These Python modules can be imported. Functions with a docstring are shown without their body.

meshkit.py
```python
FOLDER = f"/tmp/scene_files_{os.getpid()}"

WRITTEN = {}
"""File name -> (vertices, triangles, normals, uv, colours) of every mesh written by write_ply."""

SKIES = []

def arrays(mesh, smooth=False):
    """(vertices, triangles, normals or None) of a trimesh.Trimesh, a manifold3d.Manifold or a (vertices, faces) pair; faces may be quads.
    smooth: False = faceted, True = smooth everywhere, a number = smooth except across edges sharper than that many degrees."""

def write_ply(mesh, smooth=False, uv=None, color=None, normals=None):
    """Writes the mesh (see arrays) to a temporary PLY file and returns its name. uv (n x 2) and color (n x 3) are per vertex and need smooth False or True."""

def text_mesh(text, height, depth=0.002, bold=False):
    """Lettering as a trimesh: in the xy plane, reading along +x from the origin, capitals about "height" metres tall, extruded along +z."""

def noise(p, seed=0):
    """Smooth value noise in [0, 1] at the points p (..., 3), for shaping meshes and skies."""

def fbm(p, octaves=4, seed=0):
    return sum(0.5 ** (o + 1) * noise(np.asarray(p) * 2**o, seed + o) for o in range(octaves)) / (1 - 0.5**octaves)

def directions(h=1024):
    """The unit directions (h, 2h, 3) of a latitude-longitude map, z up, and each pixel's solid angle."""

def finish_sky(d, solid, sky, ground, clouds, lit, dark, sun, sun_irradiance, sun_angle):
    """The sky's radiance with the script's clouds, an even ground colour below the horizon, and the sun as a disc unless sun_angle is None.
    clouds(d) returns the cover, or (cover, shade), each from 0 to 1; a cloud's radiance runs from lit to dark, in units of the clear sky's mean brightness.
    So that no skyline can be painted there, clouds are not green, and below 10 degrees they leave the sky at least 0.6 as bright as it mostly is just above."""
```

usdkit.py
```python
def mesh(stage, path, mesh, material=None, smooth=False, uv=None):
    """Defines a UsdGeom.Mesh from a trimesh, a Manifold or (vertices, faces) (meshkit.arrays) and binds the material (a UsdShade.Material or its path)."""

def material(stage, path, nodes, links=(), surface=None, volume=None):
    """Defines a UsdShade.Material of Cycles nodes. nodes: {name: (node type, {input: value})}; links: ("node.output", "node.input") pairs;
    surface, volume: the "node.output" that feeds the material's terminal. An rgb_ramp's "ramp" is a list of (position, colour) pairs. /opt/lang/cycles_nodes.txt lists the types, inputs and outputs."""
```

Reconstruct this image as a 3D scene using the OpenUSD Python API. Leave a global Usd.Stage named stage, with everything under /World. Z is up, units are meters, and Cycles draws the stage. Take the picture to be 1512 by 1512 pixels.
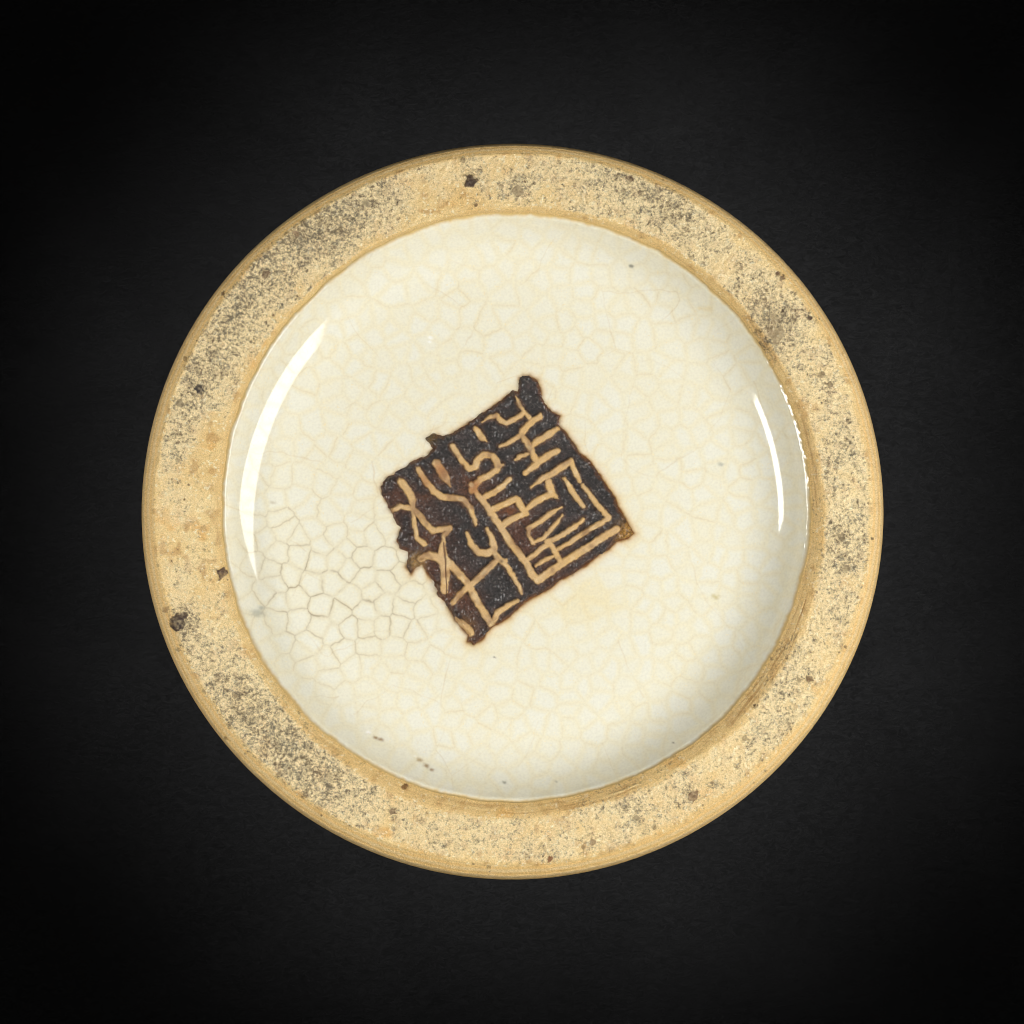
import math
import numpy as np
import shapely
from scipy.spatial import Delaunay, cKDTree
from scipy import ndimage
from pxr import Usd, UsdGeom, UsdLux, UsdShade, Gf, Sdf, Vt
import usdkit, meshkit

stage = Usd.Stage.CreateInMemory()
UsdGeom.SetStageUpAxis(stage, UsdGeom.Tokens.z)
UsdGeom.SetStageMetersPerUnit(stage, 1.0)
UsdGeom.Xform.Define(stage, '/World')
UsdGeom.Scope.Define(stage, '/World/Looks')

# ------------------------------------------------------------------ camera, lamps
U = 1e-4                       # a tenth of a millimetre: the unit the vase is measured in
H = 0.36                      # height of the upturned foot above the table
CAM = 1.0                      # camera height above the foot
cam = UsdGeom.Camera.Define(stage, '/World/camera')
cam.AddTranslateOp().Set(Gf.Vec3d(0, 0, H + CAM))
cam.CreateHorizontalApertureAttr(36.0)
cam.CreateVerticalApertureAttr(36.0)
cam.CreateFocalLengthAttr(36.0 * CAM / 0.1512)
cam.CreateClippingRangeAttr(Gf.Vec2f(0.05, 20))
cam.CreateFStopAttr(0.0)
cam.CreateFocusDistanceAttr(CAM + 0.002)
cam.CreateExposureAttr(0.0)

def aim(x, y, z, tx=0.0, ty=0.0, tz=H, roll=0.0):
    """Matrix at (x, y, z) whose -z axis points at the target."""
    p, t = np.array([x, y, z]), np.array([tx, ty, tz])
    w = p - t; w /= np.linalg.norm(w)
    u = np.cross([0, 0, 1.0], w)
    u = u / np.linalg.norm(u) if np.linalg.norm(u) > 1e-6 else np.array([1.0, 0, 0])
    v = np.cross(w, u)
    c, s_ = math.cos(math.radians(roll)), math.sin(math.radians(roll))
    u, v = c * u + s_ * v, c * v - s_ * u
    return Gf.Matrix4d(*u, 0, *v, 0, *w, 0, *p, 1)

def softbox(name, azimuth, polar, dist, width, height, radiance, color, roll=0.0):
    a, q = math.radians(azimuth), math.radians(polar)
    L = UsdLux.RectLight.Define(stage, '/World/' + name)
    L.AddTransformOp().Set(aim(dist * math.sin(q) * math.cos(a), dist * math.sin(q) * math.sin(a), H + dist * math.cos(q), roll=roll))
    L.CreateWidthAttr(width); L.CreateHeightAttr(height)
    L.CreateIntensityAttr(radiance); L.CreateColorAttr(Gf.Vec3f(*color))
    return L

KEY, FILL, AMBIENT, BACK = 8.7, 23.5, 0.385, 39.0
softbox('key_softbox', -14, 54, 0.45, 0.38, 0.19, KEY, (1.0, 0.985, 0.955), -29)
softbox('fill_softbox', 190, 52.5, 0.50, 0.205, 0.075, FILL, (1.0, 0.975, 0.93), 14)
softbox('ambient_panel', 0, 0, 2.2, 6.0, 6.0, AMBIENT, (1.0, 0.98, 0.945))  # unseen overhead panel added for even ambient light, no real ceiling
# eight unseen spots added to vignette the table; their beams pass below the foot
for k in range(8):
    a = math.radians(22.5 + 45 * k)
    L = UsdLux.SphereLight.Define(stage, f'/World/vignette_spot_{k + 1:03d}')
    L.AddTransformOp().Set(aim(0.52 * math.cos(a), 0.52 * math.sin(a), 0.74, 0.006, 0, 0))
    L.CreateRadiusAttr(0.05); L.CreateIntensityAttr(BACK * 30.0); L.CreateColorAttr(Gf.Vec3f(1.0, 1.0, 1.0))
    sh = UsdLux.ShapingAPI.Apply(L.GetPrim())
    sh.CreateShapingConeAngleAttr(5.25); sh.CreateShapingConeSoftnessAttr(0.9)

# ------------------------------------------------------------------ helpers
used = {}
def path_of(parent, name):
    k = (str(parent), name); used[k] = used.get(k, -1) + 1
    return f"{parent}/{name}" + (f"_{used[k]:03d}" if used[k] else "")

def lin(*rgb):
    c = np.array(rgb, float) / 255
    return np.where(c <= 0.04045, c / 12.92, ((c + 0.055) / 1.055) ** 2.4)

def smooth(a, b, x):
    t = np.clip((x - a) / (b - a), 0, 1)
    return t * t * (3 - 2 * t)

def fbm2(x, y, size, octaves=3, seed=0):
    """Value noise of the given feature size over px coordinates, centred on 0, about -0.5..0.5."""
    p = np.stack([np.asarray(x, float) / size, np.asarray(y, float) / size, np.full(np.shape(x), 0.37 + seed * 3.1)], -1)
    return meshkit.fbm(p, octaves, seed) - 0.5

def mixc(a, b, t):
    return a * (1 - np.asarray(t)[..., None]) + b * np.asarray(t)[..., None]

def mesh(parent, name, v, f, mat, n=None, color=None, scal=None, label=None, kind=None):
    p = path_of(parent, name)
    m = UsdGeom.Mesh.Define(stage, p)
    m.CreatePointsAttr(Vt.Vec3fArray.FromNumpy(np.ascontiguousarray(v, np.float32)))
    m.CreateFaceVertexCountsAttr(Vt.IntArray.FromNumpy(np.full(len(f), f.shape[1], np.int32)))
    m.CreateFaceVertexIndicesAttr(Vt.IntArray.FromNumpy(np.ascontiguousarray(f, np.int32).ravel()))
    m.CreateSubdivisionSchemeAttr('none')
    if n is not None:
        m.CreateNormalsAttr(Vt.Vec3fArray.FromNumpy(np.ascontiguousarray(n, np.float32))); m.SetNormalsInterpolation('vertex')
    pv = UsdGeom.PrimvarsAPI(m)
    if color is not None:
        pv.CreatePrimvar('pigment', Sdf.ValueTypeNames.Color3fArray, 'vertex').Set(Vt.Vec3fArray.FromNumpy(np.ascontiguousarray(color, np.float32)))
    for k, a in (scal or {}).items():
        pv.CreatePrimvar(k, Sdf.ValueTypeNames.FloatArray, 'vertex').Set(Vt.FloatArray.FromNumpy(np.ascontiguousarray(a, np.float32)))
    UsdShade.MaterialBindingAPI.Apply(m.GetPrim()).Bind(mat)
    if label: m.GetPrim().SetCustomDataByKey('label', label)
    if kind: m.GetPrim().SetCustomDataByKey('kind', kind)
    return m

def vnormals(v, f):
    if f.shape[1] == 4: f = np.vstack([f[:, [0, 1, 2]], f[:, [0, 2, 3]]])
    fn = np.cross(v[f[:, 1]] - v[f[:, 0]], v[f[:, 2]] - v[f[:, 0]])
    n = np.stack([np.bincount(f.ravel(), np.repeat(fn[:, k], 3), len(v)) for k in range(3)], 1)
    return n / np.maximum(np.linalg.norm(n, axis=1, keepdims=True), 1e-30)

def world(px, py, z):
    """px, py are measured from the picture's left and top in tenths of a millimetre; z likewise above the foot."""
    return np.stack([(px - 756) * U, (756 - py) * U, H + z * U], -1)

# ------------------------------------------------------------------ materials
M = {}
M['table'] = usdkit.material(stage, '/World/Looks/black_leather', {
    'g': ('geometry', {}),
    'map': ('mapping', {'scale': (760, 1250, 760), 'rotation': (0, 0, 0.3)}),
    'n': ('noise_texture', {'scale': 1.0, 'detail': 4, 'roughness': 0.6, 'distortion': 1.2}),
    'b': ('bump', {'strength': 0.5, 'distance': 0.0006}),
    'r': ('rgb_ramp', {'ramp': [(0.34, (0.0018, 0.0018, 0.00182)), (0.66, (0.0032, 0.0032, 0.00325))]}),
    'p': ('principled_bsdf', {'roughness': 0.75, 'specular_ior_level': 0.0})},
    [('g.position', 'map.vector'), ('map.vector', 'n.vector'), ('n.fac', 'b.height'), ('n.fac', 'r.fac'),
     ('r.color', 'p.base_color'), ('b.normal', 'p.normal')], surface='p.BSDF')

# cream crackle glaze: pigment comes from the mesh, the shader adds a fine mottle and pin-hole relief
M['glaze'] = usdkit.material(stage, '/World/Looks/cream_crackle_glaze', {
    'g': ('geometry', {}),
    'a': ('attribute', {'attribute': 'pigment'}),
    'n': ('noise_texture', {'scale': 2600, 'detail': 3, 'roughness': 0.6}),
    'v': ('rgb_ramp', {'ramp': [(0.3, (0.95, 0.945, 0.93)), (0.5, (1, 1, 1)), (0.72, (1.05, 1.05, 1.03))]}),
    'm': ('mix', {'mix_type': 'multiply', 'fac': 1.0}),
    'n2': ('noise_texture', {'scale': 1500, 'detail': 2}),
    'b': ('bump', {'strength': 0.10, 'distance': 0.00004}),
    'p': ('principled_bsdf', {'roughness': 0.07, 'specular_ior_level': 0.5, 'ior': 1.5})},
    [('g.position', 'n.vector'), ('g.position', 'n2.vector'), ('n.fac', 'v.fac'), ('a.color', 'm.color1'), ('v.color', 'm.color2'),
     ('m.color', 'p.base_color'), ('n2.fac', 'b.height'), ('b.normal', 'p.normal')], surface='p.BSDF')

# bare clay of the foot: pigment and dirt from the mesh, grain and painted gold glints from the shader
M['clay'] = usdkit.material(stage, '/World/Looks/bare_tan_clay', {
    'g': ('geometry', {}),
    'a': ('attribute', {'attribute': 'pigment'}),
    'd': ('attribute', {'attribute': 'dirt'}),
    'gl': ('attribute', {'attribute': 'gloss'}),
    'n': ('noise_texture', {'scale': 2300, 'detail': 4, 'roughness': 0.7}),
    'n2': ('noise_texture', {'scale': 5200, 'detail': 2, 'roughness': 0.6}),
    'n3': ('noise_texture', {'scale': 1000, 'detail': 5, 'roughness': 0.7, 'distortion': 0.6}),
    'nm': ('mix_float', {'fac': 0.5}),
    's': ('math', {'math_type': 'add'}),
    'thr': ('map_range', {'range_type': 'smoothstep', 'from_min': 0.90, 'from_max': 1.10, 'to_min': 0, 'to_max': 1, 'clamp': True}),
    'amt': ('math', {'math_type': 'multiply', 'value2': 0.9}),
    'dn': ('noise_texture', {'scale': 420, 'detail': 2}),
    'dc': ('rgb_ramp', {'ramp': [(0.35, tuple(lin(84, 64, 38))), (0.65, tuple(lin(84, 79, 66)))]}),
    'v': ('rgb_ramp', {'ramp': [(0.25, (0.66, 0.62, 0.54)), (0.47, (0.98, 0.98, 0.97)), (0.6, (1.06, 1.07, 1.1)), (0.72, (1.28, 1.32, 1.45))]}),  # brightest stops paint sparkle into the clay colour
    'm': ('mix', {'mix_type': 'multiply', 'fac': 1.0}),
    'm2': ('mix', {'mix_type': 'mix'}),
    'b': ('bump', {'strength': 0.85, 'distance': 0.00026}),
    'b2': ('bump', {'strength': 0.5, 'distance': 0.0001}),
    'ro': ('map_range', {'from_min': 0, 'from_max': 1, 'to_min': 0.42, 'to_max': 0.2, 'clamp': True}),
    'p': ('principled_bsdf', {'specular_ior_level': 0.45})},
    [('g.position', 'n.vector'), ('g.position', 'n2.vector'), ('g.position', 'dn.vector'),
     ('g.position', 'n3.vector'), ('n.fac', 'nm.a'), ('n3.fac', 'nm.b'), ('nm.result', 's.value1'), ('d.fac', 's.value2'), ('s.value', 'thr.value'), ('thr.result', 'amt.value1'),
     ('dn.fac', 'dc.fac'), ('n2.fac', 'v.fac'), ('a.color', 'm.color1'), ('v.color', 'm.color2'),
     ('m.color', 'm2.color1'), ('dc.color', 'm2.color2'), ('amt.value', 'm2.fac'), ('m2.color', 'p.base_color'),
     ('n.fac', 'b.height'), ('b.normal', 'b2.normal'), ('n2.fac', 'b2.height'), ('b2.normal', 'p.normal'),
     ('gl.fac', 'ro.value'), ('ro.result', 'p.roughness')], surface='p.BSDF')

M['seal'] = usdkit.material(stage, '/World/Looks/iron_brown_stamp', {
    'g': ('geometry', {}),
    'a': ('attribute', {'attribute': 'pigment'}),
    't': ('attribute', {'attribute': 'bare'}),
    'n': ('noise_texture', {'scale': 2600, 'detail': 4, 'roughness': 0.75}),
    'n2': ('noise_texture', {'scale': 6500, 'detail': 2}),
    'v': ('rgb_ramp', {'ramp': [(0.25, (0.62, 0.60, 0.58)), (0.5, (1, 1, 1)), (0.75, (1.45, 1.42, 1.4))]}),
    'vt': ('rgb_ramp', {'ramp': [(0.25, (0.86, 0.84, 0.78)), (0.5, (1, 1, 1)), (0.75, (1.08, 1.08, 1.1))]}),
    'vm': ('mix', {'mix_type': 'mix'}),
    'm': ('mix', {'mix_type': 'multiply', 'fac': 1.0}),
    'bs': ('map_range', {'from_min': 0, 'from_max': 1, 'to_min': 1.0, 'to_max': 0.35, 'clamp': True}),
    'b': ('bump', {'distance': 0.00055}),
    'ro': ('map_range', {'from_min': 0, 'from_max': 1, 'to_min': 0.34, 'to_max': 0.5, 'clamp': True}),
    'cw': ('map_range', {'from_min': 0, 'from_max': 1, 'to_min': 0.6, 'to_max': 0.0, 'clamp': True}),
    'p': ('principled_bsdf', {'specular_ior_level': 0.5, 'coat_roughness': 0.1})},
    [('t.fac', 'cw.value'), ('cw.result', 'p.coat_weight'), ('g.position', 'n.vector'), ('g.position', 'n2.vector'), ('n.fac', 'v.fac'), ('n2.fac', 'vt.fac'),
     ('v.color', 'vm.color1'), ('vt.color', 'vm.color2'), ('t.fac', 'vm.fac'),
     ('a.color', 'm.color1'), ('vm.color', 'm.color2'), ('m.color', 'p.base_color'),
     ('t.fac', 'bs.value'), ('bs.result', 'b.strength'), ('n.fac', 'b.height'), ('b.normal', 'p.normal'),
     ('t.fac', 'ro.value'), ('ro.result', 'p.roughness')], surface='p.BSDF')

# ------------------------------------------------------------------ the setting
s = 0.8
tv = np.array([[-s, -s, 0], [s, -s, 0], [s, s, 0], [-s, s, 0]])
t = mesh('/World', 'table_surface', tv, np.array([[0, 1, 2, 3]]), M['table'], np.tile([0, 0, 1.0], (4, 1)))
t.GetPrim().SetCustomDataByKey('kind', 'structure')
# an unseen support, added so the table spots miss the vase body, carries its mouth
pp = np.array([(0.0, 0.2), (0.0505, 0.2), (0.0515, 0.199), (0.0515, 0.0)])
pt = np.arange(128) * 2 * np.pi / 128
pv_ = np.stack([pp[:, :1] * np.cos(pt), pp[:, :1] * np.sin(pt), pp[:, 1:] + 0 * pt], -1).reshape(-1, 3)
pi_, pj_ = np.meshgrid(np.arange(3), np.arange(128), indexing='ij')
pf = np.stack([pi_ * 128 + pj_, (pi_ + 1) * 128 + pj_, (pi_ + 1) * 128 + (pj_ + 1) % 128, pi_ * 128 + (pj_ + 1) % 128], -1).reshape(-1, 4)
t = mesh('/World', 'added_plinth', pv_, pf, M['table'])
t.GetPrim().SetCustomDataByKey('kind', 'structure')

# ------------------------------------------------------------------ the vase
VASE = '/World/vase'
vx = UsdGeom.Xform.Define(stage, VASE).GetPrim()
vx.SetCustomDataByKey('label', 'upturned cream crackle-glazed ceramic vase showing its round foot and brown square seal mark')
vx.SetCustomDataByKey('category', 'vase')
UsdGeom.Xform(vx)

WX, WY, WR = 761.0, 750.0, 438.0      # well: centre and radius
FX, FY, FRX, FRY = 756.8, 755.6, 549.0, 544.2
DEPTH, R0, RHO, RLIP = 66.0, 340.0, 110.0, 428.0

def well_z(r, lean=0.0):
    r = np.asarray(r, float)
    s_ = np.clip((np.minimum(r, RLIP) - R0) / RHO, 0, 0.999)
    z = -DEPTH + RHO * (1 - np.sqrt(1 - s_ * s_))
    # the glaze rolls over into a rounded lip; its slope pauses half way on the side that leans least
    t_ = np.clip((r - RLIP) / (WR - RLIP), 0, 1)
    return z + np.interp(t_, LIP_T, LIP_A) * (1 - lean) + np.interp(t_, LIP_T, LIP_B) * lean

LIP_T = np.linspace(0, 1, 80)
def _rise(ts, deg): return np.concatenate([[0], np.cumsum(np.tan(np.radians(np.interp((LIP_T[1:] + LIP_T[:-1]) / 2, ts, deg))))]) * (WR - RLIP) / 79
LIP_A, LIP_B = _rise([0, 0.15, 0.45, 1], [53, 34, 14, 3]), _rise([0, 0.15, 0.3, 0.9, 1], [53, 37, 28.5, 24, 4])

def rim_wobble(th):
    return 1.2 * np.sin(3 * th + 0.7) + 0.8 * np.sin(7 * th + 2.1) + 0.6 * np.sin(17 * th) + 0.4 * np.sin(41 * th + 1) + 5 * fbm2(np.cos(th) * 438, np.sin(th) * 438, 26, 4, 3)

# --- seal outline and strokes, in px of a 3.516x view whose corner is at (530, 530)
def S(*pts): return np.array(pts, float) / 3.516 + 530
outline = S((835,95),(850,82),(885,85),(925,108),(940,150),(950,205),(985,250),(1010,275),(1045,295),(1035,340),(1075,385),(1110,430),
    (1150,490),(1200,530),(1250,600),(1280,650),(1330,720),(1345,770),(1385,830),(1400,865),(1428,905),(1395,930),(1335,945),(1300,985),(1240,1020),(1180,1070),
    (1110,1115),(1040,1150),(990,1190),(930,1225),(880,1250),(830,1290),(780,1340),(730,1370),(690,1390),(660,1420),(640,1455),(595,1485),
    (565,1470),(570,1435),(540,1405),(505,1370),(470,1300),(420,1230),(390,1170),(350,1105),(325,1065),(290,1085),(265,1115),(245,1080),
    (250,1040),(255,1000),(215,990),(195,950),(200,920),(215,880),(185,840),(165,790),(140,745),(115,700),(110,660),(140,620),(200,580),
    (280,530),(350,500),(390,460),(370,440),(345,410),(385,388),(430,400),(470,390),(540,350),(610,300),(660,265),(710,235),(760,195),(800,162),(825,165))
# (points, width, start taper, end taper)
strokes = [
 ([(640,325),(670,302),(715,290),(735,315),(765,330),(800,315),(840,290),(858,272)],26,.5,1),
 ([(815,190),(835,240),(858,270),(885,300)],20,.4,1.2), ([(940,295),(885,335),(855,368),(845,395)],35,.9,.9),
 ([(845,395),(875,430),(895,470),(915,515),(940,530)],30,.9,1.1), ([(730,452),(770,435),(820,405),(845,392)],25,.7,1),
 ([(905,440),(960,405),(1030,360)],35,.9,.8), ([(860,592),(900,562),(945,525),(1000,490),(1030,475)],36,.7,.9),
 ([(810,522),(840,502),(880,490)],23,.5,.8), ([(605,358),(630,395),(662,427)],34,.8,.3),
 ([(895,665),(960,615),(1020,585),(1060,555),(1100,530)],33,.4,1), ([(1100,530),(1120,580),(1150,635)],27,1.1,.8),
 ([(1165,655),(1200,700),(1240,760),(1280,800),(1300,825)],28,.8,1.1), ([(1068,618),(1100,670),(1130,720),(1168,765)],30,.6,.7),
 ([(1300,825),(1260,850),(1200,885),(1140,925),(1090,960),(1030,990)],27,1,.8), ([(985,635),(995,670),(1003,700)],36,.9,1),
 ([(1003,697),(950,722),(900,755),(872,778)],35,1,.7), ([(1005,690),(1035,725)],24,.9,.4),
 ([(1050,770),(1000,800),(940,845),(880,880)],27,.5,1), ([(1058,812),(1025,855),(985,900),(958,930),(900,957)],24,.5,.8),
 ([(1168,832),(1110,880),(1060,910),(1010,940),(975,950)],29,.7,.9), ([(880,880),(882,920),(912,962)],20,.8,.6),
 ([(1342,883),(1270,925),(1190,980),(1110,1030),(1040,1075),(960,1130),(930,1150)],39,.9,1), 
 ([(580,650),(620,710),(665,765),(700,820),(740,880),(780,945),(830,1010),(870,1060),(895,1115),(930,1150)],35,.8,1.1),
 ([(870,1045),(910,1020),(950,985),(985,965),(1000,945)],28,.9,.7), ([(985,940),(1010,990),(1040,1040),(1058,1070)],27,.7,1),
 ([(920,1073),(960,1050),(1010,1025)],23,.8,.7), ([(690,782),(750,755),(800,732),(820,725)],33,1,1), ([(820,725),(845,770),(865,800)],36,.9,1),
 ([(865,800),(820,820),(770,845),(740,872)],31,1,1.1), ([(650,717),(700,690),(750,655),(780,625)],31,1,.8),
 ([(485,450),(510,490),(535,530),(570,565),(600,560),(615,520),(650,495),(690,500),(715,530),(720,570),(680,600),(630,625),(595,660),(585,680)],34,.8,1),
 ([(720,560),(748,548)],22,.8,.6), ([(400,540),(425,580),(450,620),(472,662)],42,1,.3),
 ([(305,572),(340,630),(385,685),(430,715),(490,720),(540,730),(575,770),(595,820),(606,858)],34,.8,.6),
 ([(215,637),(250,680),(275,730),(280,775)],38,1,.6), ([(172,787),(210,765),(270,775),(310,810),(340,850),(380,895),(420,885),(470,878)],32,.8,.9),
 ([(470,880),(440,920)],26,.9,.9), ([(275,780),(285,860),(300,930),(335,962)],22,.9,1.4), 
 ([(437,925),(430,990),(440,1060),(447,1130),(440,1205)],46,.4,.8), ([(318,1037),(360,1020),(400,1030),(430,1050)],42,.8,1),
 ([(440,1040),(480,1080),(530,1130),(570,1175),(600,1240),(640,1310),(688,1382)],36,1.2,1),
 ([(488,1268),(520,1225),(560,1190),(620,1140),(680,1080),(720,1045),(760,1050)],33,.8,.8),
 ([(560,905),(580,960),(620,1005),(670,1010),(700,985),(690,930),(663,880)],36,.5,.5), ([(697,1000),(730,1042)],32,1,1),
 ([(730,1040),(770,1080),(800,1130),(830,1180),(842,1218)],26,1,.6), ([(688,1382),(720,1320),(770,1285),(822,1258)],29,.9,.8),
 ([(500,1355),(540,1390),(578,1425)],44,.5,.9)]

def seg_dist(px, py, a, b):
    d = b - a; L2 = max(d @ d, 1e-9)
    t_ = np.clip(((px - a[0]) * d[0] + (py - a[1]) * d[1]) / L2, 0, 1)
    return np.hypot(px - a[0] - t_ * d[0], py - a[1] - t_ * d[1]), t_

def stroke_sd(px, py):
    """Signed distance to the raised strokes: negative inside."""
    sd = np.full(px.shape, 1e3)
    for pts, w, w0, w1 in strokes:
        P = S(*pts); w = 1.10 * w / 3.516
        L = np.concatenate([[0], np.cumsum(np.hypot(*np.diff(P, axis=0).T))]); tot = L[-1]
        lo, hi = P.min(0) - 14, P.max(0) + 14
        sel = (px > lo[0]) & (px < hi[0]) & (py > lo[1]) & (py < hi[1])
        x, y = px[sel], py[sel]; best = np.full(x.shape, 1e3)
        for i in range(len(P) - 1):
            d, t_ = seg_dist(x, y, P[i], P[i + 1])
            u = (L[i] + t_ * (L[i + 1] - L[i])) / tot
            taper = 1 - (1 - w0) * smooth(0.35, 0, u) - (1 - w1) * smooth(0.65, 1, u)
            best = np.minimum(best, d - 0.5 * w * taper)
        sd[sel] = np.minimum(sd[sel], best)
    return sd

def outline_sd(px, py):
    """Distance inside the stamp's outline (negative outside)."""
    d = np.full(px.shape, 1e3); Q = np.vstack([outline, outline[:1]])
    for i in range(len(outline)):
        d = np.minimum(d, seg_dist(px, py, Q[i], Q[i + 1])[0])
    return np.where(shapely.contains_xy(shapely.Polygon(outline), px, py), d, -d)

# --- glazed well: one sheet, fine enough to carry its crackle as pigment
rng = np.random.default_rng(7)
sp = 1.22
gx, gy = np.meshgrid(np.arange(-WR, WR + sp, sp), np.arange(-WR, WR + sp, sp * 0.866))
gx = gx + (np.arange(gx.shape[0]) % 2)[:, None] * sp / 2
pts = np.stack([gx.ravel(), gy.ravel()], 1) + rng.uniform(-0.12, 0.12, (gx.size, 2))
pts = pts[np.hypot(*pts.T) < WR - 0.7]
nb = 2400
tb = np.arange(nb) * 2 * np.pi / nb
pts = np.vstack([pts, np.stack([WR * np.cos(tb), WR * np.sin(tb)], 1)])
tri = Delaunay(pts).simplices
a_, b_, c_ = pts[tri[:, 0]], pts[tri[:, 1]], pts[tri[:, 2]]
ar = (b_[:, 0] - a_[:, 0]) * (c_[:, 1] - a_[:, 1]) - (b_[:, 1] - a_[:, 1]) * (c_[:, 0] - a_[:, 0])
tri = np.where(ar[:, None] < 0, tri, tri[:, ::-1])        # y runs down in px, up in the world
r = np.hypot(*pts.T); th = np.arctan2(pts[:, 1], pts[:, 0])
k = 1 + rim_wobble(th) / WR * smooth(0.955, 1, r / WR)
px, py = WX + pts[:, 0] * k, WY + pts[:, 1] * k

hand = np.array([(540,230),(610,255),(705,285),(560,170),(655,175),(640,350),(745,385),(850,470),(650,440),(930,400),(1010,280),(1100,330),
    (985,465),(860,340),(690,520),(770,600),(930,620),(1055,460),(1160,390),(900,185),(800,195),(1010,190),(950,95),(700,70),(600,70),(1040,550),
    (820,740),(680,630),(590,540),(1130,640),(800,100),(470,200),(520,330),(450,130),(1050,110),(830,560),(560,430)], float) / 2.719 + [200, 756]
seeds = list(map(tuple, hand)); 
cand = rng.uniform(-450, 450, (9000, 2)) + [WX, WY]
cells = {}
def close(c, dmin):
    i, j = int(c[0] // 40), int(c[1] // 40)
    return any(np.hypot(c[0] - q[0], c[1] - q[1]) < dmin for di in (-1, 0, 1) for dj in (-1, 0, 1) for q in cells.get((i + di, j + dj), ()))
def put(c): cells.setdefault((int(c[0] // 40), int(c[1] // 40)), []).append(tuple(c))
for c in seeds: put(c)
hull = shapely.MultiPoint(hand).convex_hull.buffer(10)
for c in cand:
    rr = np.hypot(c[0] - WX, c[1] - WY)
    if not close(c, 20 + 4 * rng.random() if hull.contains(shapely.Point(c)) else 17 + 18 * rng.random()):
        put(c); seeds.append(tuple(c))
        
seeds = np.array(seeds); tree = cKDTree(seeds)
wx = px + 11 * fbm2(px, py, 17, 4, 11); wy = py + 11 * fbm2(px, py, 17, 4, 12)
dd, ii = tree.query(np.stack([wx, wy], 1), k=3)
def edge(j):
    sep = np.linalg.norm(seeds[ii[:, 0]] - seeds[ii[:, j]], axis=1)
    return (dd[:, j] ** 2 - dd[:, 0] ** 2) / (2 * sep)
ed = np.minimum(edge(1), edge(2))
e2 = np.where(edge(1) < edge(2), ii[:, 1], ii[:, 2])
pair = np.minimum(ii[:, 0], e2) * 7919 + np.maximum(ii[:, 0], e2) * 104729
pr = ((pair * 2654435761) % 1000003) / 1000003.0           # every crack has a strength of its own
def blob(cx, cy, rad): return np.exp(-((px - cx) ** 2 + (py - cy) ** 2) / (2 * rad * rad))
dark = 0.85 * np.clip(0.95 * blob(440, 865, 48) + 0.75 * blob(560, 830, 42) + 0.55 * blob(500, 930, 50) + 0.5 * blob(600, 905, 40) + 0.35 * blob(420, 760, 45), 0, 1)
tone = np.clip(0.5 + 1.3 * fbm2(px, py, 120, 3, 21), 0, 1)
cellr = ((ii[:, 0] * 2654435761) % 1000003) / 1000003.0
c_white, c_cream, c_line, c_dark = lin(237, 236, 222), lin(238, 232, 206), lin(229, 212, 170), lin(146, 126, 96)
alb = mixc(c_cream, c_white, np.clip(smooth(0.5, 9, ed) * (0.45 + 0.6 * cellr) + 0.5 * fbm2(px, py, 40, 2, 5), 0, 1))
alb = mixc(alb, lin(238, 232, 206), 0.35 * tone)
wide = np.exp(-(ed / 3.2) ** 2) * (0.03 + 0.19 * pr ** 1.6) * np.clip(0.1 + 1.1 * tone + 1.2 * fbm2(px, py, 45, 2, 22), 0, 1.5)
alb = mixc(alb, c_line, np.clip(wide, 0, 0.6))
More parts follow.
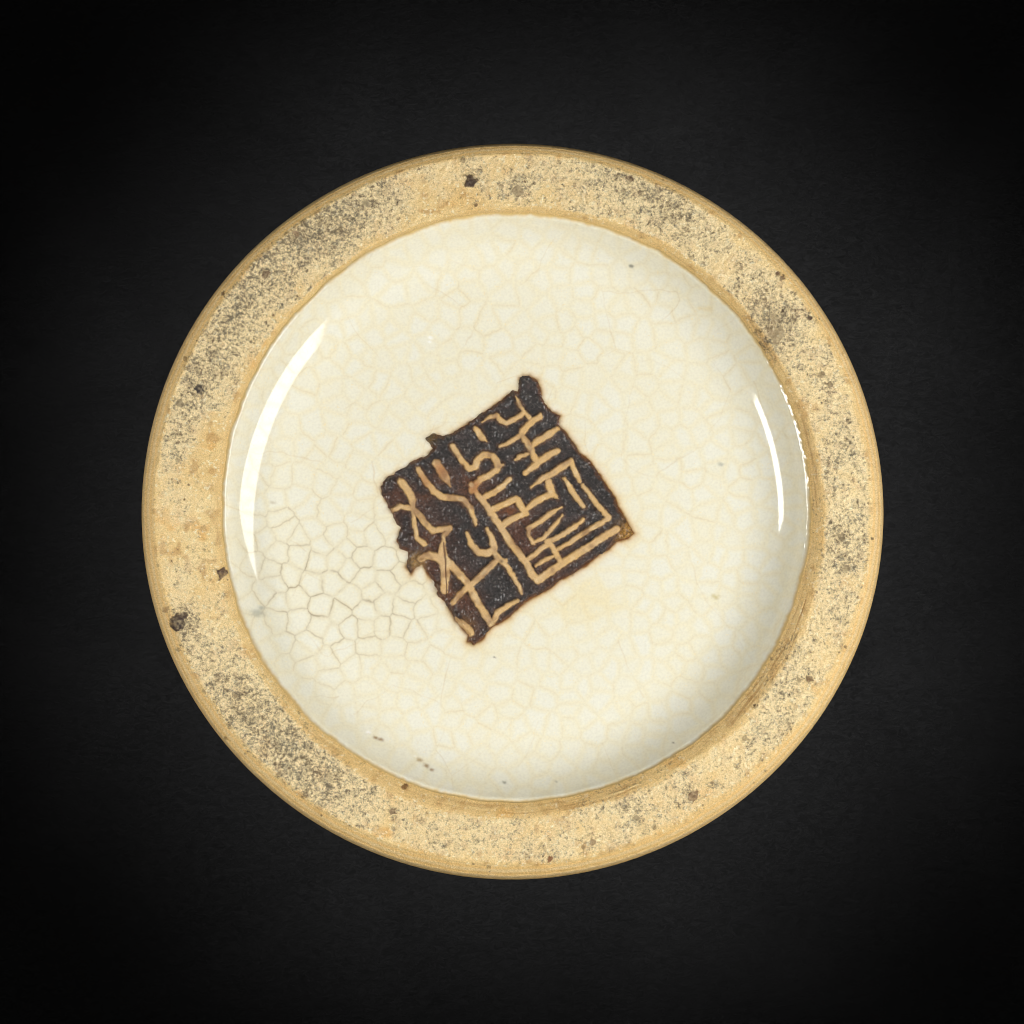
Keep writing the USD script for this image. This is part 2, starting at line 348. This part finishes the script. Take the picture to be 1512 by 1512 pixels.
thin = np.exp(-(ed / 0.95) ** 2) * (0.03 + 0.20 * pr ** 2) * np.clip(0.1 + 0.9 * tone + 1.2 * fbm2(px, py, 45, 2, 22), 0, 1.5)
alb = mixc(alb, lin(196, 172, 128), np.clip(thin, 0, 0.4))
dk = 0.7 * np.exp(-(ed / 1.0) ** 2) * dark * np.clip(0.08 + 0.95 * pr + 2.0 * fbm2(px, py, 16, 3, 16), 0, 1) + np.exp(-(ed / 3.5) ** 2) * dark * 0.14
alb = mixc(alb, c_dark, np.clip(dk, 0, 0.9))
# long primary cracks cross the whole well
big = rng.uniform(-480, 480, (85, 2)) + [WX, WY]
bd, bi = cKDTree(big).query(np.stack([px + 60 * fbm2(px, py, 90, 4, 13), py + 60 * fbm2(px, py, 90, 4, 14)], 1), k=2)
be = (bd[:, 1] ** 2 - bd[:, 0] ** 2) / (2 * np.linalg.norm(big[bi[:, 0]] - big[bi[:, 1]], axis=1))
bs_ = (((bi.min(1) * 7919 + bi.max(1) * 104729) * 2654435761) % 1000003) / 1000003.0
alb = mixc(alb, lin(206, 180, 128), np.clip(np.exp(-(be / 0.9) ** 2) * smooth(0.25, 1, bs_) * np.clip(0.35 + 1.2 * fbm2(px, py, 50, 2, 15), 0, 1) * 0.5, 0, 0.42))
# warm bleed round the stamp
near = (np.abs(px - 745) < 240) & (np.abs(py - 752) < 250)
so = np.full(px.shape, -1e3)
so[near] = outline_sd(px[near] + 4 * fbm2(px[near], py[near], 9, 3, 31), py[near] + 4 * fbm2(px[near], py[near], 9, 3, 32))
out = np.maximum(-so, 0)
fringe = np.zeros(px.shape); fringe[near] = np.clip(0.75 + 2.2 * fbm2(px[near], py[near], 18, 3, 42) + 0.0022 * (px[near] - 745) + 0.0016 * (py[near] - 752), 0.15, 1.25)
alb = mixc(alb, lin(232, 204, 138), np.clip(0.42 * np.exp(-out / 10.0) * fringe, 0, 1))
alb = mixc(alb, lin(196, 144, 66), np.clip(0.75 * np.exp(-(out / 5.5) ** 1.6) * fringe, 0, 0.9))
alb = mixc(alb, lin(104, 62, 28), np.clip(0.95 * np.exp(-(out / 2.8) ** 2) * fringe, 0, 0.95))
# blemishes in the glaze, white glints painted beside the lower brown flecks: (x, y, radius, colour, strength)
for bx, by, br, bc, bs in [(933,391,3,(110,115,110),.8),(1067,685,3.5,(150,155,145),.5),(380,906,8,(140,150,145),.55),(384,898,4,(120,128,125),.5),
        (745,1157,2.6,(110,112,100),.75),(730,972,1.8,(120,110,90),.7),(822,1156,2,(150,150,135),.5),(543,1083,2.8,(252,250,244),.9),(554,1091,3,(140,98,40),.85),(561,1094,3.2,(140,98,40),.8),
        (620,1124,3.5,(160,125,65),.8),(629,1132,3.8,(136,98,48),.9),(637,1138,3,(140,100,50),.85),(612,1118,2.2,(252,250,240),.7),(635,497,3.2,(252,252,246),.9),(633,503,2.4,(252,252,246),.8),
        (1045,455,6,(235,215,160),.6),(1036,454,4,(235,215,160),.5),(1058,882,5,(205,190,130),.7),(995,1098,1.6,(60,50,40),.8),(400,742,3,(180,160,120),.4),
        (700,960,16,(232,215,160),.2),(880,880,30,(238,216,150),.35),(850,905,22,(238,216,150),.3),(330,848,6,(150,95,50),.7),(596,1163,6,(190,120,40),.6)]:
    w_ = np.nonzero((np.abs(px - bx) < 4 * br + 4) & (np.abs(py - by) < 4 * br + 4)); qx, qy = px[w_], py[w_]
    qd = np.hypot((qx - bx) * 0.8 + (qy - by) * -0.25, (qy - by) * 1.25) / br + 1.1 * fbm2(qx, qy, 0.8 * br + 1, 3, 17)
    alb[w_] = mixc(alb[w_], lin(*bc), bs * np.exp(-np.clip(qd, 0, 9) ** 2.4))
sp_ = fbm2(px, py, 2.6, 1, 77)
alb = mixc(alb, lin(246, 226, 168), 0.55 * smooth(0.40, 0.49, sp_) * (0.4 + tone))
# amber where the glaze thins at the lip
rr = r / WR * WR
alb = mixc(alb, lin(228, 192, 116), 0.9 * smooth(WR - 8.5, WR - 2.0, rr + 7.0 * fbm2(px, py, 14, 3, 51)))
alb = mixc(alb, lin(234, 225, 198), 0.2 * smooth(370, 425, rr) * (1 - smooth(WR - 8, WR - 3, rr)))
z = well_z(r, smooth(0.62, 0.98, np.cos(th))) + 0.25 * fbm2(px, py, 60, 2, 61) * smooth(0, 40, so * -1) + 1.0 * fbm2(px, py, 9, 3, 62) * smooth(RLIP - 4, RLIP + 5, r)
v = world(px, py, z)
GLAZED = mesh(VASE, 'glazed_well', v, tri, M['glaze'], vnormals(v, tri), alb, label='sunken cream glazed centre with fine crackle').GetPath()

# --- foot ring: polar sheet from under the glaze lip over the flat and the bevel down the side
NT, TH = 2700, np.arange(2700) * 2 * np.pi / 2700
rows = np.concatenate([np.linspace(0, 0.30, 34, endpoint=False), np.linspace(0.30, 0.80, 52, endpoint=False), np.linspace(0.80, 1.0, 26)])
rows_side = np.linspace(0, 1, 8)[1:]
ct, st = np.cos(TH), np.sin(TH)
r_in = WR - 2 + rim_wobble(TH)
ix, iy = WX + r_in * ct, WY + r_in * st
ox = FX + (FRX + 0.5 * np.sin(5 * TH)) * ct; oy = FY + (FRY + 0.5 * np.sin(4 * TH + 1)) * st
t_ = rows[:, None]
px = ix + (ox - ix) * t_; py = iy + (oy - iy) * t_
fr = np.hypot(px - 756, py - 754)
w_out = np.hypot(ox - ix, oy - iy)
dist_in = t_ * w_out; dist_out = (1 - t_) * w_out
band = 17 + 10 * np.cos(TH - math.radians(55)) + 2.2 * np.sin(4 * TH) + 2.5 * fbm2(px[40], py[40], 22, 3, 71) * 2     # inner turned slope
bev = 20.5 + 4 * np.sin(TH) + 6 * fbm2(px[90], py[90], 26, 3, 72)                                                   # outer bevel
zi = -13 * (1 - np.sin(np.clip(dist_in / band, 0, 1) * math.pi / 2) ** 1.15)
q = np.clip(1 - dist_out / bev, 0, 1)
zo = -bev * (0.62 * smooth(-0.05, 0.12, q) * q) - 13 * np.clip((q - 0.62) / 0.38, 0, 1) ** 3
z = zi + zo
z += -(0.12 + 0.45 * np.clip(np.cos(TH - math.radians(50)), 0, 1)) * 3.5 * fbm2(dist_in * 1.0, TH[None] * 14 + 0 * px, 2.4, 4, 73) * (1 - smooth(0.8, 1.15, dist_in / band)) * smooth(2, 6, dist_in)     # throwing lines
z += -0.55 * np.exp(-((q - 0.66) / 0.05) ** 2) - 0.3 * np.exp(-((q - 0.84) / 0.05) ** 2)
flat = smooth(0.7, 1.1, dist_in / band) * smooth(0.9, 1.25, dist_out / bev)
z += flat * (1.6 * fbm2(px, py, 34, 3, 74) + 2.2 * fbm2(px, py, 5, 2, 75)) + (1 - flat) * 0.6 * fbm2(px, py, 8, 2, 76)
ang = np.degrees(np.arctan2(754 - py, px - 756))
# colour of the clay
base = lin(230, 191, 122); pale = lin(247, 222, 162); orange = lin(222, 170, 92); khaki = lin(196, 158, 100)
ptone = np.clip(0.5 + 1.5 * fbm2(px, py, 70, 3, 81), 0, 1)
alb = mixc(np.broadcast_to(base, px.shape + (3,)), pale, 0.75 * ptone)
alb = mixc(alb, lin(228, 174, 92), 0.75 * smooth(0.10, 0.24, fbm2(px, py, 30, 4, 82)))
alb = mixc(alb, lin(198, 154, 92), 0.75 * smooth(0.08, 0.24, fbm2(px, py, 12, 3, 85)))
alb = mixc(alb, lin(255, 244, 206), 0.75 * smooth(0.18, 0.32, fbm2(px, py, 3.4, 2, 86)))  # pale specks put sparkling glints into the pigment
inner = 1 - smooth(0.55, 1.15, dist_in / band)
alb = mixc(alb, mixc(np.broadcast_to(lin(232, 194, 126), px.shape + (3,)), lin(218, 184, 128), np.clip(0.5 + 1.8 * fbm2(px, py, 20, 3, 83), 0, 1)), 0.4 * inner)
outer = smooth(0.0, 0.3, q)
streak = fbm2(dist_in * 1.0, TH[None] * 14 + 0 * px, 2.4, 4, 73)
alb = mixc(alb, lin(176, 132, 74), inner * 0.75 * smooth(0.02, 0.22, streak) * (0.35 + 0.65 * np.clip(np.cos(TH - math.radians(25)), 0, 1)))
alb = mixc(alb, lin(248, 224, 164), inner * 0.5 * smooth(-0.08, -0.25, streak))
alb = mixc(alb, mixc(np.broadcast_to(lin(234, 194, 124), px.shape + (3,)), lin(226, 196, 142), np.clip(0.5 + 1.5 * np.sin(q * 17 + 2 * fbm2(px, py, 90, 2, 84)), 0, 1)), 0.8 * outer)
alb = mixc(alb, lin(150, 112, 64), 0.22 * np.exp(-((q - 0.62) / 0.07) ** 2))
alb = mixc(alb, lin(228, 190, 120), 0.8 * np.exp(-(dist_in / 3.0) ** 2))
# grey-brown kiln dirt: an even dusting, heavier where the photograph has it
dirt = 0.365 + 0.40 * fbm2(px, py, 26, 3, 91) + 0.08 * flat
for cx, cy, rad, a in [(275,600,26,.30),(300,540,34,.42),(330,480,36,.36),(370,425,36,.42),(430,365,38,.46),(480,335,34,.46),(520,310,30,.42),(575,280,26,.34),(640,245,26,.28),(700,245,24,.22),
        (255,655,22,.30),(265,745,18,.30),(245,690,14,.2),(262,862,20,.24),(275,930,26,.4),(320,985,34,.32),(350,1035,36,.42),(400,1085,38,.44),(450,1130,38,.46),(520,1170,32,.30),(480,1180,30,.25),
        (765,275,20,.28),(850,255,40,.26),(920,270,36,.30),(970,300,36,.36),(1020,330,36,.30),(1075,400,30,.26),(1110,440,26,.38),(1145,490,30,.5),(1125,520,20,.3),(1180,450,26,.2),
        (1215,560,36,.22),(1240,660,46,.26),(1235,760,46,.24),(1245,820,40,.3),(1235,900,40,.2),(1190,985,36,.28),(1150,1050,34,.24),(1090,1100,36,.22),(1150,960,14,.3),(1130,1010,18,.28),
        (600,1215,50,.16),(700,1235,60,.14),(820,1245,60,.14),(930,1215,50,.16),(1020,1165,40,.18),(900,1165,30,.24),(980,1120,30,.26)]:
    dirt = np.maximum(dirt, 0) + a * 0.62 * np.exp(-((px - cx) ** 2 + (py - cy) ** 2) / (2 * rad * rad))
dirt -= 0.07 * inner + 0.27 * outer
dirt += 0.22 * inner * np.clip(3 * fbm2(dist_in * 1.0, TH[None] * 25 + 0 * px, 2.6, 3, 73), 0, 1) * np.clip(np.cos(TH - math.radians(50)), 0, 1)
alb = mixc(alb, lin(247, 230, 186), 0.6 * smooth(0.38, 0.64, dirt) * flat)
# iron spots and glaze specks on the foot: (x, y, radius, colour, strength, bump)
specks = []
for _ in range(170):
    a_, u_ = rng.uniform(0, 2 * math.pi), rng.uniform(0.14, 0.92)
    rr_ = 440 + u_ * 106
    shade_ = rng.uniform(0.6, 1.0)
    specks.append((757 + rr_ * math.cos(a_), 755 + rr_ * math.sin(a_), 1.2 + 2.6 * rng.random() ** 3, (int(128 * shade_), int(94 * shade_), int(56 * shade_)), rng.uniform(0.4, 0.9), rng.uniform(-0.8, 0.5)))
for bx, by, br, bc, bs, bz in specks + [(695,268,9.5,(72,48,38),.95,1.6),(765,281,9,(112,84,56),.6,.5),(930,264,5.5,(105,72,40),.8,.6),(1155,410,4,(100,70,45),.8,.5),(1196,470,5,(95,70,45),.8,.5),
        (1146,494,14,(110,84,56),.55,.4),(392,405,7,(112,76,44),.75,.7),(295,576,7,(66,56,50),.9,1.2),(437,345,5,(130,80,44),.7,.5),(263,918,12,(70,48,40),.9,1.5),(272,908,6,(80,56,44),.8,.8),
        (1243,793,6,(105,82,50),.7,.5),(1195,1003,5.5,(120,84,46),.75,.6),(1022,1175,7.5,(125,84,48),.75,.9),(812,1268,5,(150,82,26),.85,.8),(580,1198,5.5,(120,84,50),.75,.7),
        (875,1243,6,(135,86,46),.6,.5),(1250,838,6,(110,86,52),.7,.5),(597,1162,4.5,(130,78,28),.8,.5),(328,846,8,(96,64,52),.85,2.6),(332,340,3,(96,70,40),.7,.3),(412,1143,4,(100,74,46),.6,.4),
        (1225,567,5,(110,86,56),.7,.4),(1213,553,5,(110,86,56),.6,.4),(683,237,5,(110,86,52),.7,.5),(333,1090,3,(110,80,40),.6,.3),(1180,1005,4,(115,86,50),.5,.4),(965,1222,4,(110,84,52),.5,.3),
        (940,1208,5,(120,95,60),.6,.4),(1100,1090,5,(110,86,56),.6,.4),(1235,690,4,(120,90,60),.5,.3),(1142,470,8,(100,76,50),.5,.4),(540,300,6,(100,86,66),.6,.4),(265,595,6,(90,78,58),.7,.5),(245,900,5,(150,96,48),.5,.2)]:
    w_ = np.nonzero((np.abs(px - bx) < 4 * br + 6) & (np.abs(py - by) < 4 * br + 6))
    qx, qy = px[w_], py[w_]; d2 = (qx - bx) ** 2 + (qy - by) ** 2
    m_ = smooth(1.12, 0.80, np.sqrt(d2) / br * (1 + 1.4 * fbm2(qx, qy, br * 0.7, 3, 95)) + 0.5 * fbm2(qx, qy, 3, 2, 96))
    alb[w_] = mixc(alb[w_], lin(*bc) * 0.6, np.clip(bs * 1.15 * m_ * (0.9 + 0.9 * np.clip(fbm2(qx, qy, 3.5, 2, 94), -.4, .2)), 0, 1)); z[w_] += bz * m_ * (0.7 + 1.5 * fbm2(qx, qy, 4, 2, 93))
    dirt[w_] += 0.10 * np.exp(-d2 / (2 * (1.6 * br) ** 2)) - 0.45 * m_
# smears of clear glaze catch the light
gloss = np.clip(2.2 * fbm2(px, py, 30, 2, 97), 0, 1) * 0.5 + 0.55 * inner + 0.45 * outer
smear = fbm2(px, py, 9, 3, 98)
for gx_, gy_, rad in [(1205,975,14),(1045,1110,22),(1080,1085,14),(890,1215,20),(250,870,20),(250,740,26),(660,245,26),(1065,395,14),(1095,440,12)]:
    g_ = np.exp(-((px - gx_) ** 2 + (py - gy_) ** 2) / (2 * rad * rad)) * np.clip(0.5 + 2 * smear, 0, 1); gloss = gloss + g_; alb = mixc(alb, lin(238, 200, 130), 0.45 * g_); dirt -= 0.3 * g_; z += 1.6 * g_ * (0.6 + smear)
gloss = np.clip(gloss, 0, 1)
dirt = 0.56 * np.tanh(np.maximum(dirt, 0) / 0.56)
# side of the foot below the bevel
zs = z[-1][None] - 42 * rows_side[:, None] - 0 * px[:1]
kk = 1 - 0.012 * rows_side[:, None]
px2 = FX + (px[-1] - FX)[None] * kk; py2 = FY + (py[-1] - FY)[None] * kk
px, py, z = np.vstack([px, px2]), np.vstack([py, py2]), np.vstack([z, zs])
n2 = len(rows_side)
alb = np.concatenate([alb, np.repeat(alb[-1:], n2, 0)]); dirt = np.vstack([dirt, np.repeat(dirt[-1:], n2, 0)]); gloss = np.vstack([gloss, np.repeat(gloss[-1:], n2, 0)])
v = world(px, py, z).reshape(-1, 3); NR = len(px)
i, j = np.meshgrid(np.arange(NR - 1), np.arange(NT), indexing='ij'); j2 = (j + 1) % NT
f = np.stack([i * NT + j, i * NT + j2, (i + 1) * NT + j2, (i + 1) * NT + j], -1).reshape(-1, 4)
n = vnormals(v, f)
if n[NT * 60, 2] < 0: f = f[:, ::-1]; n = -n
mesh(VASE, 'foot_ring', v, f, M['clay'], n, alb.reshape(-1, 3), {'dirt': dirt.ravel(), 'gloss': gloss.ravel()}, label='unglazed tan clay foot ring speckled with grey-brown kiln dirt')

# --- body below the foot, standing on its mouth
prof = np.array([(0.0536, 0.3544), (0.0528, 0.350), (0.0522, 0.338), (0.0524, 0.32), (0.0530, 0.29), (0.0535, 0.255), (0.0534, 0.232), (0.0527, 0.214), (0.0514, 0.2045), (0.0500, 0.2008), (0.0490, 0.2),
                 (0.0478, 0.2006), (0.0474, 0.206), (0.0480, 0.225), (0.0485, 0.26), (0.0482, 0.31), (0.0460, 0.338), (0.0420, 0.344), (0.0, 0.345)])
nb = 240; tb = np.arange(nb) * 2 * np.pi / nb
cx, cy = (FX - 756) * U, (756 - FY) * U
v = np.stack([cx + prof[:, :1] * np.cos(tb), cy + prof[:, :1] * np.sin(tb), prof[:, 1:] + 0 * tb], -1).reshape(-1, 3)
i, j = np.meshgrid(np.arange(len(prof) - 1), np.arange(nb), indexing='ij'); j2 = (j + 1) % nb
f = np.stack([i * nb + j, (i + 1) * nb + j, (i + 1) * nb + j2, i * nb + j2], -1).reshape(-1, 4)
n = vnormals(v, f)
mesh(VASE, 'body', v, f, M['glaze'], n, np.tile(lin(230, 224, 196), (len(v), 1)))

# --- the stamp: a relief sheet, split into the dark field and every raised stroke
sg = 0.78
x0, x1, y0, y1 = 552, 942, 546, 960
gx, gy = np.meshgrid(np.arange(x0, x1, sg), np.arange(y0, y1, sg))
jx = gx + 2.6 * fbm2(gx, gy, 7, 3, 101); jy = gy + 2.6 * fbm2(gx, gy, 7, 3, 102)
so = outline_sd(gx + 5.5 * fbm2(gx, gy, 5, 4, 103), gy + 5.5 * fbm2(gx, gy, 5, 4, 104)) + 1.2
sd = stroke_sd(jx, jy) + 2.4 * fbm2(gx, gy, 4, 3, 105)
inside = smooth(-1.5, 4.5, so)
hgt = -1.2 + 3.8 * inside + 1.8 * np.exp(-((so - 5) / 3.5) ** 2) * (0.5 + 3 * fbm2(gx, gy, 9, 2, 106))
raised = smooth(2.2, -2.4, sd)
hgt += 4.0 * raised * smooth(0, 6, so) + (1 - raised) * inside * (3.4 * fbm2(gx, gy, 4.5, 3, 107) + 1.6 * fbm2(gx, gy, 20, 2, 108))
def sb(cx, cy, rad):
    c = S((cx, cy))[0]; return np.exp(-((gx - c[0]) ** 2 + (gy - c[1]) ** 2) / (2 * (rad / 3.516) ** 2))
brown = np.clip(sb(640,680,70) + sb(830,870,70) + 0.9 * sb(870,940,70) + 0.7 * sb(500,1190,60) + 0.9 * sb(560,1290,60) + .7 * sb(620,1440,50) + 0.8 * sb(200,700,60) + 0.8 * sb(380,930,60)
    + 0.7 * sb(760,800,50) + 0.5 * sb(960,1090,70) + 0.4 * sb(1000,870,70) + .5 * sb(540,600,50) + .6 * sb(370,1080,40) + 0.4 * sb(1000,1180,80) + 0.7 * sb(260, 850, 130) + 0.8 * sb(430, 1200, 130) + 0.5 * sb(1150, 1060, 120) + 0.7 * fbm2(gx, gy, 16, 3, 109) - 0.08, 0, 1)
red = np.clip(sb(500,1190,45) + sb(790,800,40) + .6 * sb(570,670,50) + .7 * sb(430,610,40) + .7 * sb(330,690,40), 0, 1)
fieldc = mixc(np.broadcast_to(lin(56, 51, 50), gx.shape + (3,)), lin(92, 56, 40), brown)
fieldc = mixc(fieldc, lin(140, 84, 44), 0.7 * red)
fieldc = mixc(fieldc, lin(96, 54, 26), 0.9 * smooth(7, 2.5, so + 5 * fbm2(gx, gy, 12, 3, 110)))
fieldc = mixc(fieldc, lin(150, 94, 38), 0.9 * smooth(3.0, -1.0, so + 4 * fbm2(gx, gy, 9, 2, 111)) * np.clip(0.6 + 2 * fbm2(gx, gy, 14, 2, 116), 0, 1))
fieldc = mixc(fieldc, lin(188, 138, 56), np.clip(1.3 * sb(1395,905,38), 0, 1)); fieldc = mixc(fieldc, lin(120, 88, 28), np.clip(1.2 * sb(362,412,24), 0, 1))
fieldc = mixc(fieldc, lin(206, 148, 78), np.clip(sb(535,1395,34), 0, .85)); fieldc = mixc(fieldc, lin(214, 170, 100), np.clip(sb(300,1050,26), 0, .7))
fieldc = mixc(fieldc, lin(46, 42, 42), 0.8 * smooth(0.02, 0.2, fbm2(gx, gy, 24, 3, 118)))
fieldc = mixc(fieldc, lin(92, 78, 76), 0.6 * smooth(0.08, 0.24, fbm2(gx, gy, 15, 3, 119)) * smooth(3, 8, so))
fieldc = mixc(fieldc, lin(112, 74, 46), 0.65 * np.exp(-((sd - 1.2) / 2.2) ** 2) * np.clip(0.6 + 2.5 * fbm2(gx, gy, 14, 2, 120), 0, 1.2))
glint_noise = fbm2(gx, gy, 2.3, 2, 117) + 0.5 * fbm2(gx, gy, 16, 2, 121) - 0.04
fieldc = mixc(fieldc, lin(122, 114, 108), 0.6 * smooth(0.08, 0.32, glint_noise) * smooth(2, 6, so))  # grey specks paint the dark glaze's glints into its colour
fieldc = fieldc * (1 - 0.5 * smooth(-0.05, -0.3, glint_noise))[..., None]
strokec = mixc(np.broadcast_to(lin(208, 174, 126), gx.shape + (3,)), lin(214, 174, 112), np.clip(0.5 + 2 * fbm2(gx, gy, 18, 2, 112), 0, 1))
strokec = mixc(strokec, lin(168, 108, 58), np.clip(0.8 * sb(425,575,34) + .7 * sb(320,640,36) + .5 * sb(575,670,30) + .6 * sb(600,660,30), 0, .8))
fade = smooth(0.04, 0.26, fbm2(gx, gy, 17, 3, 122) + 0.10 * (sb(420, 700, 220) + sb(560, 1250, 200)))
strokec = mixc(strokec, lin(150, 100, 56), 0.5 * fade); strokec = mixc(strokec, lin(228, 200, 152), 0.6 * smooth(0.08, 0.24, fbm2(gx, gy, 11, 2, 123)) * smooth(0, -2.5, sd))
bare = (1 - 0.2 * fade) * smooth(1.0, -1.3, sd + 1.2 * fbm2(gx, gy, 3, 2, 113)) * smooth(-0.5, 2.5, so)
for bx, by, br, bz in [(280,1062,22,5),(420,1180,16,5),(412,1226,16,5),(465,412,14,4),(288,540,14,4),(632,296,14,4),(262,930,26,4),(250,960,16,4),(170,640,22,3),(150,668,18,3),(800,185,14,4),(812,215,10,3),
        (1150,785,18,3),(1205,800,16,3),(1235,790,12,3),(485,1300,16,4),(500,1330,14,3),(1355,880,9,3),(560,470,14,3),(690,345,16,3),(760,240,16,3),(880,190,16,2),(720,470,12,3),(790,510,14,3),(820,595,16,3),(520,780,12,3),(510,880,16,3),(430,830,12,2)]:
    hgt += bz * sb(bx, by, br * 0.55) * (1 - bare)
# a firing crack runs down the strokes at lower left
cr = np.full(gx.shape, 1e3)
C = S((438,955),(446,1040),(448,1100),(452,1170),(450,1240))
for a in range(len(C) - 1): cr = np.minimum(cr, seg_dist(gx + 1.2 * fbm2(gx, gy, 6, 2, 114), gy, C[a], C[a + 1])[0])
crack = np.exp(-(cr / (0.9 + 0.9 * sb(440,1010,40))) ** 2)
hgt -= 1.8 * crack
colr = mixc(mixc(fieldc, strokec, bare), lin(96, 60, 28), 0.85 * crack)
colr = mixc(colr, lin(70, 50, 30), 0.7 * np.exp(-((gx - S((740,1052))[0][0]) ** 2 + (gy - S((740,1052))[0][1]) ** 2) / 8.0))
v = world(gx, gy, -DEPTH + hgt).reshape(-1, 3)
ny, nx = gx.shape
i, j = np.meshgrid(np.arange(ny - 1), np.arange(nx - 1), indexing='ij')
f = np.stack([i * nx + j, (i + 1) * nx + j, (i + 1) * nx + j + 1, i * nx + j + 1], -1).reshape(-1, 4)
n = vnormals(v, f)
if n[:, 2].mean() < 0: f = f[:, ::-1]; n = -n
fso = so[:-1, :-1].ravel(); keep = fso > -3.0
lab, nlab = ndimage.label((sd < 0) & (so > 1.5))
fl = lab[:-1, :-1].ravel()
sizes = np.bincount(lab.ravel())
SEAL = VASE + '/seal_mark'
sx = UsdGeom.Xform.Define(stage, SEAL).GetPrim(); sx.SetCustomDataByKey('label', 'square stamped seal of raised tan script on dark brown')
big = [k for k in range(1, nlab + 1) if sizes[k] > 60]
def sub(name, sel, label=None):
    ff = f[sel]; u, inv = np.unique(ff, return_inverse=True)
    mesh(SEAL, name, v[u], inv.reshape(-1, 4), M['seal'], n[u], colr.reshape(-1, 3)[u], {'bare': bare.ravel()[u]}, label=label)
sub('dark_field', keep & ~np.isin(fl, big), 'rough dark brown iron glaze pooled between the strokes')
for k in big:
    sub('stroke', keep & (fl == k))
